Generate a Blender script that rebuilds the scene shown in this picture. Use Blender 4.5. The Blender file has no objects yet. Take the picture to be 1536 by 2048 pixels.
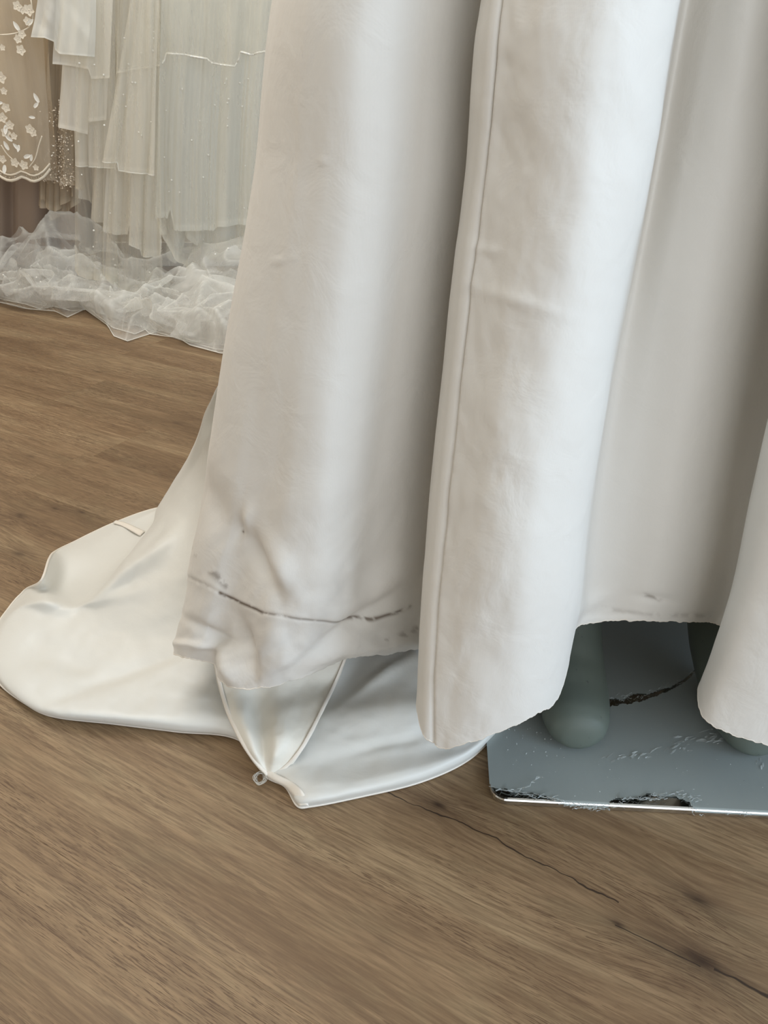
import bpy, bmesh, math, random
import numpy as np
from mathutils import Vector

# ------------------------------------------------------------------ camera, world, lights, exposure
S = bpy.context.scene
C = S.collection
F, TILT, H = 1538.0, math.radians(29.8), 0.65          # focal length in px of the 1536x2048 frame, tilt, camera height
cam_data = bpy.data.cameras.new('camera')
cam_data.sensor_fit = 'VERTICAL'; cam_data.sensor_height = 24.0
cam_data.lens = F / 2048.0 * 24.0
cam_data.clip_start = 0.02
cam = bpy.data.objects.new('camera', cam_data); C.objects.link(cam)
cam.location = (0, 0, H); cam.rotation_euler = (math.pi / 2 - TILT, 0, 0)
S.camera = cam

w = bpy.data.worlds.new('sky'); S.world = w; w.use_nodes = True
bg = w.node_tree.nodes['Background']
bg.inputs[0].default_value = (0.80, 0.90, 1.0, 1); bg.inputs[1].default_value = 0.4

def area(name, loc, target, sx, sy, power, col):
    l = bpy.data.lights.new(name, 'AREA'); l.shape = 'RECTANGLE'; l.size = sx; l.size_y = sy
    l.energy = power; l.color = col
    o = bpy.data.objects.new(name, l); C.objects.link(o); o.location = loc
    d = Vector(target) - Vector(loc)
    o.rotation_euler = d.to_track_quat('-Z', 'Y').to_euler()
    return o
# daylight through the tall shop window in the right wall, and through the shopfront behind the camera
area('window_daylight_right', (2.52, -0.95, 1.30), (0.0, 0.10, 0.75), 1.8, 2.0, 66, (0.62, 0.80, 1.0))
area('window_daylight_front', (0.95, -2.40, 1.25), (0.6, 0.0, 1.15), 2.5, 2.2, 44, (0.88, 0.94, 1.0))
# unseen warm ceiling fill; the rear one is added to brighten the back gowns
area('ceiling_fill_light', (-0.9, 0.9, 2.72), (-0.9, 0.9, 0.0), 1.4, 1.4, 15, (1.0, 0.97, 0.92))
area('ceiling_fill_light', (-0.9, 1.9, 2.72), (-0.9, 2.1, 0.0), 1.6, .8, 30, (1.0, 0.97, 0.92))

S.view_settings.view_transform = 'Standard'; S.view_settings.look = 'None'
S.view_settings.gamma = 1.0; S.view_settings.use_curve_mapping = False
S.view_settings.exposure = 0.0
S.cycles.transparent_max_bounces = 32
S.cycles.max_bounces = 10
S.cycles.diffuse_bounces = 5

# ------------------------------------------------------------------ helpers
sT, cT = math.sin(TILT), math.cos(TILT)
def ray(u, v):
    return (u - 768.0, F * cT - (v - 1024.0) * sT, -F * sT - (v - 1024.0) * cT)
def P(u, v, y):                                   # where the line of sight at (u, v) reaches depth y
    a, b, c = ray(u, v); k = y / b
    return (a * k, y, H + c * k)
def Q(u, v, z=0.0):                               # where it reaches height z
    a, b, c = ray(u, v); k = (z - H) / c
    return (a * k, b * k, z)

def obj(name, me, mat=None, parent=None):
    o = bpy.data.objects.new(name, me); C.objects.link(o)
    if mat is not None: me.materials.append(mat)
    if parent is not None: o.parent = parent
    return o
def shade(me):
    me.polygons.foreach_set('use_smooth', [True] * len(me.polygons))
def bm_obj(name, bm, mat=None, parent=None, smooth=False):
    me = bpy.data.meshes.new(name); bm.to_mesh(me); bm.free()
    if smooth: shade(me)
    return obj(name, me, mat, parent)
def raw_obj(name, verts, faces, mat=None, parent=None, smooth=True):
    me = bpy.data.meshes.new(name); me.from_pydata([tuple(map(float, v)) for v in verts], [], faces); me.update()
    if smooth: shade(me)
    return obj(name, me, mat, parent)
def thing(name, label, cat, loc=(0, 0, 0), group=None):
    o = bpy.data.objects.new(name, None); C.objects.link(o); o.location = loc
    o['label'] = label; o['category'] = cat
    if group: o['group'] = group
    return o
def box_mesh(name, a, b, bev=0.0):
    bm = bmesh.new(); bmesh.ops.create_cube(bm, size=1)
    for v in bm.verts:
        for i in range(3): v.co[i] = (a[i] + b[i]) / 2 + v.co[i] * (b[i] - a[i])
    if bev: bmesh.ops.bevel(bm, geom=bm.edges[:], offset=bev, segments=1, affect='EDGES', profile=0.5)
    me = bpy.data.meshes.new(name); bm.to_mesh(me); bm.free(); return me

def spline(pts, tt, closed=False):
    """Chord-parametrised cubic Hermite through pts (n,k,...) ; tt in index units (i + fraction)."""
    p = np.asarray(pts, float); n = len(p)
    flat = p.reshape(n, -1)
    if closed:
        nxt = np.roll(flat, -1, 0); prv = np.roll(flat, 1, 0)
        dn = np.linalg.norm(nxt - flat, axis=1) ** .5 + 1e-9
        dp = np.roll(dn, 1)
    else:
        seg = np.linalg.norm(np.diff(flat, axis=0), axis=1) ** .5 + 1e-9
        dn = np.append(seg, seg[-1]); dp = np.insert(seg, 0, seg[0])
        nxt = np.vstack([flat[1:], 2 * flat[-1:] - flat[-2:-1]]); prv = np.vstack([2 * flat[:1] - flat[1:2], flat[:-1]])
    m = ((nxt - flat) / dn[:, None] * dp[:, None] + (flat - prv) / dp[:, None] * dn[:, None]) / (dn + dp)[:, None]
    tt = np.asarray(tt, float)
    i = np.floor(tt).astype(int)
    if closed: i0 = i % n; i1 = (i + 1) % n
    else: i = np.clip(i, 0, n - 2); i0 = i; i1 = i + 1
    s = (tt - i)[:, None]; h = dn[i0][:, None]
    r = ((2*s**3 - 3*s**2 + 1) * flat[i0] + (s**3 - 2*s**2 + s) * h * m[i0]
         + (-2*s**3 + 3*s**2) * flat[i1] + (s**3 - s**2) * h * m[i1])
    return r.reshape((len(tt),) + p.shape[1:])

def vnoise(x, y, seed=0):
    """smooth 2-D value noise in -1..1, numpy"""
    xi = np.floor(x).astype(np.int64); yi = np.floor(y).astype(np.int64)
    fx = x - xi; fy = y - yi; fx = fx*fx*(3-2*fx); fy = fy*fy*(3-2*fy)
    def hsh(a, b):
        q = (a * 374761393 + b * 668265263 + seed * 1442695041) & 0x7fffffff
        q = ((q ^ (q >> 13)) * 1274126177) & 0x7fffffff
        return ((q ^ (q >> 16)) & 0xffff) / 32767.5 - 1
    return ((hsh(xi, yi)*(1-fx) + hsh(xi+1, yi)*fx)*(1-fy) + (hsh(xi, yi+1)*(1-fx) + hsh(xi+1, yi+1)*fx)*fy)
def fbm(x, y, seed=0, o=4):
    r = 0; a = 1.0
    for k in range(o): r = r + a * vnoise(x * 2**k, y * 2**k, seed + k * 17); a *= .5
    return r
def normals(G):
    du = np.gradient(G, axis=1); dv = np.gradient(G, axis=0)
    n = np.cross(du, dv); return n / (np.linalg.norm(n, axis=2, keepdims=True) + 1e-12)
def grid_faces(R, K, closed=False):
    q = []
    for i in range(R - 1):
        for j in range(K if closed else K - 1):
            j1 = (j + 1) % K
            q.append((i*K + j, i*K + j1, (i+1)*K + j1, (i+1)*K + j))
    return q
def grid_obj(name, G, mat, parent=None, closed=False, attrs=None, thick=0.0):
    R, K = G.shape[:2]
    me = bpy.data.meshes.new(name)
    me.from_pydata(G.reshape(-1, 3).tolist(), [], grid_faces(R, K, closed)); me.update(); shade(me)
    if attrs:
        for nm, a in attrs.items():
            at = me.attributes.new(nm, 'FLOAT', 'POINT'); at.data.foreach_set('value', np.asarray(a, np.float32).reshape(-1))
    o = obj(name, me, mat, parent)
    if thick:
        md = o.modifiers.new('thickness', 'SOLIDIFY'); md.thickness = thick; md.offset = 0.0
    return o
def tube_mesh(name, pts, r, seg=6, rad=None):
    p = np.asarray(pts, float); n = len(p)
    t = np.gradient(p, axis=0); t /= np.linalg.norm(t, axis=1)[:, None] + 1e-12
    ref = np.array([0.31, 0.17, 0.93]); vs = []
    for i in range(n):
        a = np.cross(t[i], ref); a /= np.linalg.norm(a) + 1e-12; b = np.cross(t[i], a)
        rr = r if rad is None else rad[i]
        for k in range(seg):
            q = 2 * math.pi * k / seg; vs.append(p[i] + rr * (math.cos(q) * a + math.sin(q) * b))
    fs = [(i*seg + k, i*seg + (k+1) % seg, (i+1)*seg + (k+1) % seg, (i+1)*seg + k) for i in range(n-1) for k in range(seg)]
    fs += [tuple(range(seg))[::-1], tuple((n-1)*seg + k for k in range(seg))]
    me = bpy.data.meshes.new(name); me.from_pydata([tuple(v) for v in vs], [], fs); me.update(); shade(me); return me
def tube(name, pts, r, mat, parent=None, seg=6, rad=None):
    return obj(name, tube_mesh(name, pts, r, seg, rad), mat, parent)

# ------------------------------------------------------------------ materials
class NT:
    def __init__(s, name):
        s.m = bpy.data.materials.new(name); s.m.use_nodes = True; s.t = s.m.node_tree; s.t.nodes.clear()
        s.out = s.t.nodes.new('ShaderNodeOutputMaterial')
    def n(s, kind, **kw):
        nd = s.t.nodes.new(kind)
        for k, v in kw.items(): setattr(nd, k, v)
        return nd
    def l(s, a, b): s.t.links.new(a, b)
    def set(s, sock, v):
        if hasattr(v, 'links') or isinstance(v, bpy.types.NodeSocket): s.l(v, sock)
        else: sock.default_value = v
    def math(s, op, a, b=None, c=None, clamp=False):
        nd = s.n('ShaderNodeMath', operation=op); nd.use_clamp = clamp
        s.set(nd.inputs[0], a)
        if b is not None: s.set(nd.inputs[1], b)
        if c is not None: s.set(nd.inputs[2], c)
        return nd.outputs[0]
    def mix(s, f, a, b, blend='MIX'):
        nd = s.n('ShaderNodeMix', data_type='RGBA', blend_type=blend)
        s.set(nd.inputs[0], f); s.set(nd.inputs[6], a); s.set(nd.inputs[7], b); return nd.outputs[2]
    def noise(s, vec, scale, detail=3, rough=.5, dist=0.0, dim='3D'):
        nd = s.n('ShaderNodeTexNoise', noise_dimensions=dim)
        if vec is not None: s.l(vec, nd.inputs['Vector'])
        nd.inputs['Scale'].default_value = scale; nd.inputs['Detail'].default_value = detail
        nd.inputs['Roughness'].default_value = rough; nd.inputs['Distortion'].default_value = dist
        return nd.outputs[0]
    def ramp(s, f, stops):
        nd = s.n('ShaderNodeValToRGB'); s.l(f, nd.inputs[0]); el = nd.color_ramp.elements
        while len(el) < len(stops): el.new(.5)
        for e, (p, c) in zip(el, stops):
            e.position = p; e.color = c if len(c) == 4 else (*c, 1)
        return nd.outputs[0]
    def mapping(s, vec, scale=(1, 1, 1), rot=(0, 0, 0), loc=(0, 0, 0)):
        nd = s.n('ShaderNodeMapping'); s.l(vec, nd.inputs[0])
        nd.inputs['Location'].default_value = loc; nd.inputs['Rotation'].default_value = rot; nd.inputs['Scale'].default_value = scale
        return nd.outputs[0]
    def principled(s, **kw):
        nd = s.n('ShaderNodeBsdfPrincipled')
        for k, v in kw.items(): s.set(nd.inputs[k.replace('_', ' ')], v)
        s.l(nd.outputs[0], s.out.inputs[0]); return nd
    def bump(s, h, strength, dist):
        nd = s.n('ShaderNodeBump'); s.l(h, nd.inputs['Height'])
        nd.inputs['Strength'].default_value = strength; nd.inputs['Distance'].default_value = dist; return nd.outputs[0]
    def pos(s): return s.n('ShaderNodeNewGeometry').outputs['Position']
    def objc(s): return s.n('ShaderNodeTexCoord').outputs['Object']
    def attr(s, name, kind='GEOMETRY'):
        nd = s.n('ShaderNodeAttribute', attribute_type=kind, attribute_name=name); return nd.outputs['Fac']
def rgb(r, g, b):                                    # 8-bit sRGB to linear
    f = lambda c: (c/255/12.92 if c/255 <= .04045 else ((c/255 + .055)/1.055)**2.4)
    return (f(r), f(g), f(b), 1)
def plain(name, col, rough=.6, **kw):
    t = NT(name); t.principled(Base_Color=col, Roughness=rough, **kw); return t.m

PA = math.radians(59.4)                               # the boards run this far left of straight ahead
PD = np.array([-math.sin(PA), math.cos(PA)]); PN = np.array([math.cos(PA), math.sin(PA)])

def wood_material():
    t = NT('oak_laminate')
    sep = t.n('ShaderNodeSeparateXYZ'); t.l(t.objc(), sep.inputs[0])
    X, Y = sep.outputs[0], sep.outputs[1]                # x along the board, y across it
    seed = t.attr('board_seed', 'OBJECT'); tone = t.attr('board_tone', 'OBJECT')
    knots = [(0.224, .487, .010, 1.0), (0.030, .4545, .007, .9), (-0.026, .514, .016, .8), (-0.040, .458, .024, 1.0), (.31, .36, .012, .25),
             (.20, .335, .012, .2), (.92, .80, .014, .35), (1.07, .70, .009, .6), (1.02, .715, .009, .6), (1.10, .655, .016, .5), (1.13, .62, .012, .6),
             (1.28, .815, .016, .35), (1.50, 1.09, .016, .15), (1.15, 1.08, .016, .3), (1.25, .95, .014, .25), (1.55, 1.22, .02, .3), (1.17, 1.24, .016, .3), (1.0, .575, .016, .5)]
    warp = None; dark = None; core = None
    for kx, ky, kr, ks in knots:
        dx = t.math('MULTIPLY', t.math('SUBTRACT', X, kx), .42); dy = t.math('SUBTRACT', Y, ky)
        d = t.math('SQRT', t.math('ADD', t.math('MULTIPLY', dx, dx), t.math('MULTIPLY', dy, dy)))
        g = t.math('POWER', 2.718, t.math('MULTIPLY', t.math('DIVIDE', d, kr), -1.1))
        gs = t.math('MULTIPLY', g, ks)
        wv = t.math('MULTIPLY', t.math('MULTIPLY', gs, dy), 2.6)
        warp = wv if warp is None else t.math('ADD', warp, wv)
        dk = t.math('MULTIPLY', t.math('POWER', g, 1.15), ks)
        dark = dk if dark is None else t.math('MAXIMUM', dark, dk)
        ck_ = t.math('MULTIPLY', t.math('SUBTRACT', 1.0, t.math('DIVIDE', d, kr*.42), clamp=True), ks)
        core = ck_ if core is None else t.math('MAXIMUM', core, ck_)
    Yw = t.math('ADD', Y, warp)
    def vec(sx, sy, ox=0.0):
        c = t.n('ShaderNodeCombineXYZ')
        t.l(t.math('ADD', t.math('MULTIPLY', X, sx), t.math('MULTIPLY', seed, 7.3 + ox)), c.inputs[0])
        t.l(t.math('MULTIPLY', Yw, sy), c.inputs[1]); t.l(t.math('MULTIPLY', seed, 3.1), c.inputs[2]); return c.outputs[0]
    broad = t.noise(vec(1.6, 13), 1.0, 4, .55, .6)
    mid = t.noise(vec(3.0, 60, 1.7), 1.0, 4, .6, .9)
    fine = t.noise(vec(20, 330, 3.3), 1.0, 4, .62, .25)
    pores = t.noise(vec(55, 1500, 5.1), 1.0, 2, .55, .2)
    mottle = t.noise(vec(9, 18, 8.3), 1.0, 3, .6, .4)
    col = t.ramp(broad, [(.34, rgb(125, 101, 74)), (.5, rgb(144, 119, 90)), (.66, rgb(160, 137, 106))])
    green = t.mix(t.math('MULTIPLY', t.ramp(mottle, [(.5, (0, 0, 0)), (.75, (1, 1, 1))]), .45), col, rgb(136, 121, 92))
    col = t.mix(t.ramp(mid, [(.36, (.34, .34, .34)), (.56, (0, 0, 0))]), green, rgb(110, 86, 63))
    col = t.mix(t.ramp(fine, [(.36, (.55, .55, .55)), (.58, (0, 0, 0))]), col, rgb(96, 73, 52))
    col = t.mix(t.ramp(fine, [(.56, (0, 0, 0)), (.76, (.35, .35, .35))]), col, rgb(172, 143, 112))
    patch = t.ramp(t.noise(vec(3, 22, 9.9), 1.0, 2, .5), [(.4, (.1, .1, .1)), (.62, (1, 1, 1))])
    col = t.mix(t.math('MULTIPLY', t.ramp(pores, [(.41, (.85, .85, .85)), (.45, (0, 0, 0))]), patch), col, rgb(88, 66, 47))
    kd = t.math('MULTIPLY', dark, t.math('MULTIPLY', t.noise(vec(60, 260, 2.2), 1.0, 4, .7), 2.0), clamp=True)
    col = t.mix(t.math('MULTIPLY', kd, .85), col, rgb(58, 40, 27))
    col = t.mix(t.math('MULTIPLY', core, .85, clamp=True), col, rgb(50, 34, 22))
    # drying cracks printed along two boards
    def crack(y0, x0, x1, wob, wid):
        c1 = t.n('ShaderNodeCombineXYZ'); t.l(t.math('MULTIPLY', X, 9.0), c1.inputs[0])
        nz = t.noise(c1.outputs[0], 1.0, 4, .6)
        yy = t.math('ADD', y0, t.math('MULTIPLY', t.math('SUBTRACT', nz, .5), wob))
        dd = t.math('ABSOLUTE', t.math('SUBTRACT', Y, yy))
        c2 = t.n('ShaderNodeCombineXYZ'); t.l(t.math('MULTIPLY', X, 26.0), c2.inputs[0])
        ww = t.math('MULTIPLY', t.math('SUBTRACT', t.noise(c2.outputs[0], 1.0, 2), .18), wid)
        m = t.math('SUBTRACT', 1.0, t.math('DIVIDE', dd, ww), clamp=True)
        a = t.math('GREATER_THAN', X, x0); b = t.math('LESS_THAN', X, x1)
        return t.math('MULTIPLY', t.math('MULTIPLY', m, a), b)
    ck = t.math('MAXIMUM', crack(.4765, .035, .30, .034, .0030), crack(.4565, -.6, -.05, .02, .0050))
    ck = t.math('MAXIMUM', ck, crack(.4530, -.04, .032, .012, .0022))
    col = t.mix(t.math('MINIMUM', t.math('MULTIPLY', ck, 1.7), .9), col, rgb(40, 28, 20))
    tn = t.n('ShaderNodeCombineColor'); 
    for k in range(3): t.l(t.math('MULTIPLY', tone, (1.0, 1.0, .99)[k]), tn.inputs[k])
    col = t.mix(1.0, col, tn.outputs[0], 'MULTIPLY')
    hgt = t.math('ADD', t.math('MULTIPLY', fine, .6), t.math('MULTIPLY', pores, .8))
    p = t.principled(Base_Color=col, Roughness=t.math('ADD', .46, t.math('MULTIPLY', fine, .16)), Specular_IOR_Level=.35)
    t.l(t.bump(hgt, .25, .0006), p.inputs['Normal'])
    return t.m
WOOD = wood_material()

def satin(name, col, rough=.42, spec=.45, sheen=.15, dirt=False, crease=0.25):
    t = NT(name); o = t.objc()
    weave = t.n('ShaderNodeTexWave', wave_type='BANDS', bands_direction='X'); t.l(o, weave.inputs[0])
    weave.inputs['Scale'].default_value = 330; weave.inputs['Distortion'].default_value = 2.0; weave.inputs['Detail'].default_value = 2
    slub = t.noise(t.mapping(o, (260, 260, 18)), 1.0, 3, .6)
    slub2 = t.noise(t.mapping(o, (30, 30, 420)), 1.0, 3, .6)
    wr = t.noise(o, 26, 4, .55, .5)
    c = t.mix(t.math('MULTIPLY', t.noise(o, 7, 3), .35), col, tuple(x * .90 for x in col[:3]) + (1,))
    if dirt:
        c = t.mix(t.math('MULTIPLY', t.attr('dirt'), 1.0, clamp=True), c, rgb(92, 74, 58))
    p = t.principled(Base_Color=c, Roughness=rough, Specular_IOR_Level=spec, Sheen_Weight=sheen, Sheen_Roughness=.4)
    hh = t.math('ADD', t.math('ADD', t.math('MULTIPLY', slub, .5), t.math('MULTIPLY', slub2, .5)), t.math('MULTIPLY', weave.outputs['Fac'], .15))
    b1 = t.n('ShaderNodeBump'); t.l(hh, b1.inputs['Height']); b1.inputs['Strength'].default_value = .14; b1.inputs['Distance'].default_value = .0005
    b2 = t.n('ShaderNodeBump'); t.l(wr, b2.inputs['Height']); b2.inputs['Strength'].default_value = crease; b2.inputs['Distance'].default_value = .006
    t.l(b2.outputs[0], b1.inputs['Normal']); t.l(b1.outputs[0], p.inputs['Normal'])
    return t.m
SATIN = satin('ivory_satin', rgb(224, 220, 213), rough=.52, spec=.32, dirt=True)
SATIN_TRAIN = satin('ivory_satin_train', rgb(220, 218, 211), rough=.44, spec=.4, crease=.12)
LINING = satin('silk_lining', rgb(228, 223, 211), rough=.46, spec=.35, crease=.2)
HEM = satin('satin_hem', rgb(234, 226, 214), rough=.5, crease=.3)

def tulle(name, col, alpha, scale=900, trans=.35):
    t = NT(name)
    d = t.n('ShaderNodeBsdfDiffuse'); d.inputs[0].default_value = col
    tl = t.n('ShaderNodeBsdfTranslucent'); tl.inputs[0].default_value = col
    mx = t.n('ShaderNodeMixShader'); mx.inputs[0].default_value = trans; t.l(d.outputs[0], mx.inputs[1]); t.l(tl.outputs[0], mx.inputs[2])
    tr = t.n('ShaderNodeBsdfTransparent')
    nz = t.noise(t.mapping(t.objc(), (34, 34, 3)), 1.0, 3, .6)
    f = t.math('ADD', t.math('ADD', alpha - .12, t.math('MULTIPLY', nz, .24)), t.attr('fold'), clamp=True)
    m2 = t.n('ShaderNodeMixShader'); t.l(f, m2.inputs[0]); t.l(tr.outputs[0], m2.inputs[1]); t.l(mx.outputs[0], m2.inputs[2])
    t.l(m2.outputs[0], t.out.inputs[0]); return t.m
TULLE_W = tulle('white_tulle', rgb(244, 244, 238), .78)
TULLE_I = tulle('ivory_tulle', rgb(245, 241, 231), .80)
TULLE_S = tulle('sheer_tulle', rgb(236, 232, 220), .28)
TULLE_B = tulle('beige_tulle', rgb(216, 203, 183), .55)
TULLE_H = tulle('heap_tulle', rgb(244, 244, 240), .26)
THREAD = plain('white_thread', rgb(238, 236, 228), .6)
UNDER_I = plain('ivory_underskirt', rgb(224, 216, 202), .7)
UNDER_G = plain('grey_white_underskirt', rgb(226, 224, 215), .7)
NUDE = plain('nude_lining', rgb(200, 182, 154), .7)
MOCHA = plain('mocha_satin', rgb(164, 146, 132), .55)
PEARL = plain('pearl', rgb(246, 244, 238), .12, Specular_IOR_Level=.8)
PETAL = plain('white_petal', rgb(240, 236, 226), .5)
LACE = plain('ivory_lace', rgb(224, 213, 194), .7)
SEQ = plain('silver_sequin', rgb(214, 202, 184), .35, Metallic=.5)
CHROME = plain('chrome', (.62, .62, .60, 1), .08, Metallic=1.0)
FILMSHRED = plain('torn_clear_film', rgb(200, 206, 204), .35, Alpha=.55)
CLEAR = plain('clear_nylon', rgb(226, 222, 212), .25, Alpha=.75)

def film_material():
    t = NT('grey_protective_film'); o = t.objc()
    base = t.mix(t.noise(o, 6, 3), rgb(141, 148, 146), rgb(151, 158, 155))
    specks = t.ramp(t.noise(o, 260, 2, .7), [(.70, (0, 0, 0)), (.76, (.5, .5, .5))])
    c = t.mix(specks, base, rgb(165, 172, 172))
    p = t.principled(Base_Color=c, Roughness=.38, Specular_IOR_Level=.45)
    t.l(t.bump(t.noise(t.mapping(o, (40, 8, 1)), 3.0, 3), .08, .002), p.inputs['Normal']); return t.m
FILM = film_material()
def mannequin_material():
    t = NT('grey_green_mannequin'); o = t.objc()
    c = t.mix(t.noise(o, 18, 4, .6), rgb(90, 99, 92), rgb(104, 113, 105))
    c = t.mix(t.ramp(t.noise(o, 120, 3, .7), [(.66, (0, 0, 0)), (.74, (.6, .6, .6))]), c, rgb(58, 62, 60))
    t.principled(Base_Color=c, Roughness=.5, Specular_IOR_Level=.35); return t.m
MANN = mannequin_material()
def wall_material():
    t = NT('warm_white_plaster'); o = t.objc()
    p = t.principled(Base_Color=t.mix(t.noise(o, 3, 3), rgb(222, 212, 196), rgb(228, 220, 206)), Roughness=.8)
    t.l(t.bump(t.noise(o, 180, 3), .15, .002), p.inputs['Normal']); return t.m
WALL = wall_material()
TRIM = plain('white_trim', rgb(232, 229, 222), .5)
SUB = plain('brown_underlay', rgb(96, 76, 56), .9)

# ------------------------------------------------------------------ the room
XL, XR, YB, YF, ZC = -2.4, 2.6, 3.05, -2.5, 2.8
def structure(name, me, mat):
    o = obj(name, me, mat); o['kind'] = 'structure'; return o
structure('ceiling', box_mesh('ceiling', (XL - .1, YF - .1, ZC), (XR + .1, YB + .1, ZC + .1)), TRIM)
structure('wall_back', box_mesh('wall_back', (XL - .1, YB, 0), (XR + .1, YB + .1, ZC)), WALL)
structure('wall_left', box_mesh('wall_left', (XL - .1, YF, 0), (XL, YB, ZC)), WALL)
structure('baseboard_back', box_mesh('baseboard_back', (XL, YB - .018, 0), (XR, YB, .09), .003), TRIM)
structure('baseboard_left', box_mesh('baseboard_left', (XL, YF, 0), (XL + .018, YB - .018, .09), .003), TRIM)
def holed_wall(name, mk, h0, h1, z0, z1, lo, hi):
    bm = bmesh.new()
    for a0, a1, b0, b1 in ((lo, h0, 0, ZC), (h1, hi, 0, ZC), (h0, h1, 0, z0), (h0, h1, z1, ZC)):
        m = mk(a0, a1, b0, b1); bm.from_mesh(m); bpy.data.meshes.remove(m)
    me = bpy.data.meshes.new(name); bm.to_mesh(me); bm.free(); return structure(name, me, WALL)
holed_wall('wall_right', lambda a, b, c, d: box_mesh('t', (XR, a, c), (XR + .1, b, d)), -1.9, 0.0, .25, 2.45, YF, YB)
holed_wall('wall_front', lambda a, b, c, d: box_mesh('t', (a, YF - .1, c), (b, YF, d)), -.4, 2.3, .1, 2.4, XL - .1, XR + .1)
def window(n, mk):
    o = bpy.data.objects.new('window_%d' % n, None); C.objects.link(o); o['kind'] = 'structure'
    for nm, a in mk: obj(nm, a, TRIM, o)
window(1, [('frame_rail', box_mesh('frame', (XR + .02, -1.9, .25), (XR + .08, 0.0, .31), .004)), ('frame_rail', box_mesh('frame', (XR + .02, -1.9, 2.39), (XR + .08, 0.0, 2.45), .004)),
           ('frame_stile', box_mesh('frame', (XR + .02, -1.9, .31), (XR + .08, -1.84, 2.39), .004)), ('frame_stile', box_mesh('frame', (XR + .02, -.06, .31), (XR + .08, 0.0, 2.39), .004))])
window(2, [('frame_rail', box_mesh('frame', (-.4, YF - .08, .1), (2.3, YF - .02, .16), .004)), ('frame_rail', box_mesh('frame', (-.4, YF - .08, 2.34), (2.3, YF - .02, 2.4), .004)),
           ('frame_stile', box_mesh('frame', (-.4, YF - .08, .16), (-.34, YF - .02, 2.34), .004)), ('frame_stile', box_mesh('frame', (2.24, YF - .08, .16), (2.3, YF - .02, 2.34), .004))])

# floor: an underlay slab with every oak board an object of its own
floor = structure('floor', box_mesh('floor', (XL, YF, -.05), (XR, YB, -.0105)), SUB)
BW, Y0 = .1565, .565
random.seed(11)
fixed = {3: 1.487, 2: 1.177, 1: 1.2001, 0: .62, -1: .75, -2: .95, -3: 1.3, 4: .95, 5: 1.6, 6: 1.1}    # where one end joint of each row lies
tones = {}
LB = 1.285
ang = math.pi / 2 + PA
half = .00004
def clip_poly(poly, a, b, c):                         # keep a*x + b*y <= c
    out = []
    for i in range(len(poly)):
        p, q = poly[i], poly[(i + 1) % len(poly)]
        fp, fq = a*p[0] + b*p[1] - c, a*q[0] + b*q[1] - c
        if fp <= 0: out.append(p)
        if fp * fq < 0:
            s = fp / (fp - fq); out.append((p[0] + s*(q[0]-p[0]), p[1] + s*(q[1]-p[1])))
    return out
board_no = 0
for r in range(-24, 20):
    n0, n1 = Y0 + r * BW + half, Y0 + (r + 1) * BW - half
    j0 = fixed.get(r, random.uniform(0, LB))
    for k in range(-5, 5):
        d0, d1 = j0 + k * LB + half, j0 + (k + 1) * LB - half
        poly = [(d0, n0), (d1, n0), (d1, n1), (d0, n1)]
        # room limits in board coordinates: world = d*PD + n*PN
        for ax, sgn, lim in ((0, -1, -XL), (0, 1, XR), (1, -1, -YF), (1, 1, YB)):
            poly = clip_poly(poly, sgn * PD[ax], sgn * PN[ax], lim) if poly else poly
        if len(poly) < 3: continue
        area2 = sum(poly[i][0]*poly[(i+1) % len(poly)][1] - poly[(i+1) % len(poly)][0]*poly[i][1] for i in range(len(poly)))
        if abs(area2) < .004: continue
        bm = bmesh.new()
        lo = [bm.verts.new((x, y, -.010)) for x, y in poly]; hi = [bm.verts.new((x, y, 0)) for x, y in poly]
        top = bm.faces.new(hi); m = len(poly)
        for i in range(m): bm.faces.new((lo[i], lo[(i+1) % m], hi[(i+1) % m], hi[i]))
        bmesh.ops.recalc_face_normals(bm, faces=bm.faces[:])
        if top.normal.z < 0: bmesh.ops.reverse_faces(bm, faces=bm.faces[:])
        bmesh.ops.bevel(bm, geom=list(top.edges), offset=.0002, segments=1, affect='EDGES')
        o = bm_obj('board', bm, WOOD, floor)
        # board axes: local x along PD, local y along PN (right-handed frame needs a flip of z-up: PD x PN = -z)
        M = o.matrix_world.copy()
        o.matrix_local = ((PD[0], PN[0], 0, 0), (PD[1], PN[1], 0, 0), (0, 0, 1, 0), (0, 0, 0, 1))
        board_no += 1
        o['board_seed'] = 4.37 if r in (-1, -2, -3, -4) else float(random.uniform(0, 9))
        tn = random.uniform(.93, 1.04)
        if r == 3 and k == -1: tn = .90
        if r == 2 and k == -1: tn = .93
        if r == 2 and k == 0: tn = 1.0
        if r == 1: tn = .96
        if r in (-1, -2, -3, -4): tn = 1.0
        if r == 0: tn = .95
        o['board_tone'] = float(tn)

# ------------------------------------------------------------------ the satin gown
gown = thing('satin_gown', 'ivory satin wedding gown with dirt-marked hem and long train spread on the wooden floor', 'gown', (.31, .78, 0))
def gchild(o):
    o.parent = gown; o.location = (-gown.location[0], -gown.location[1], 0); return o

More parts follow.
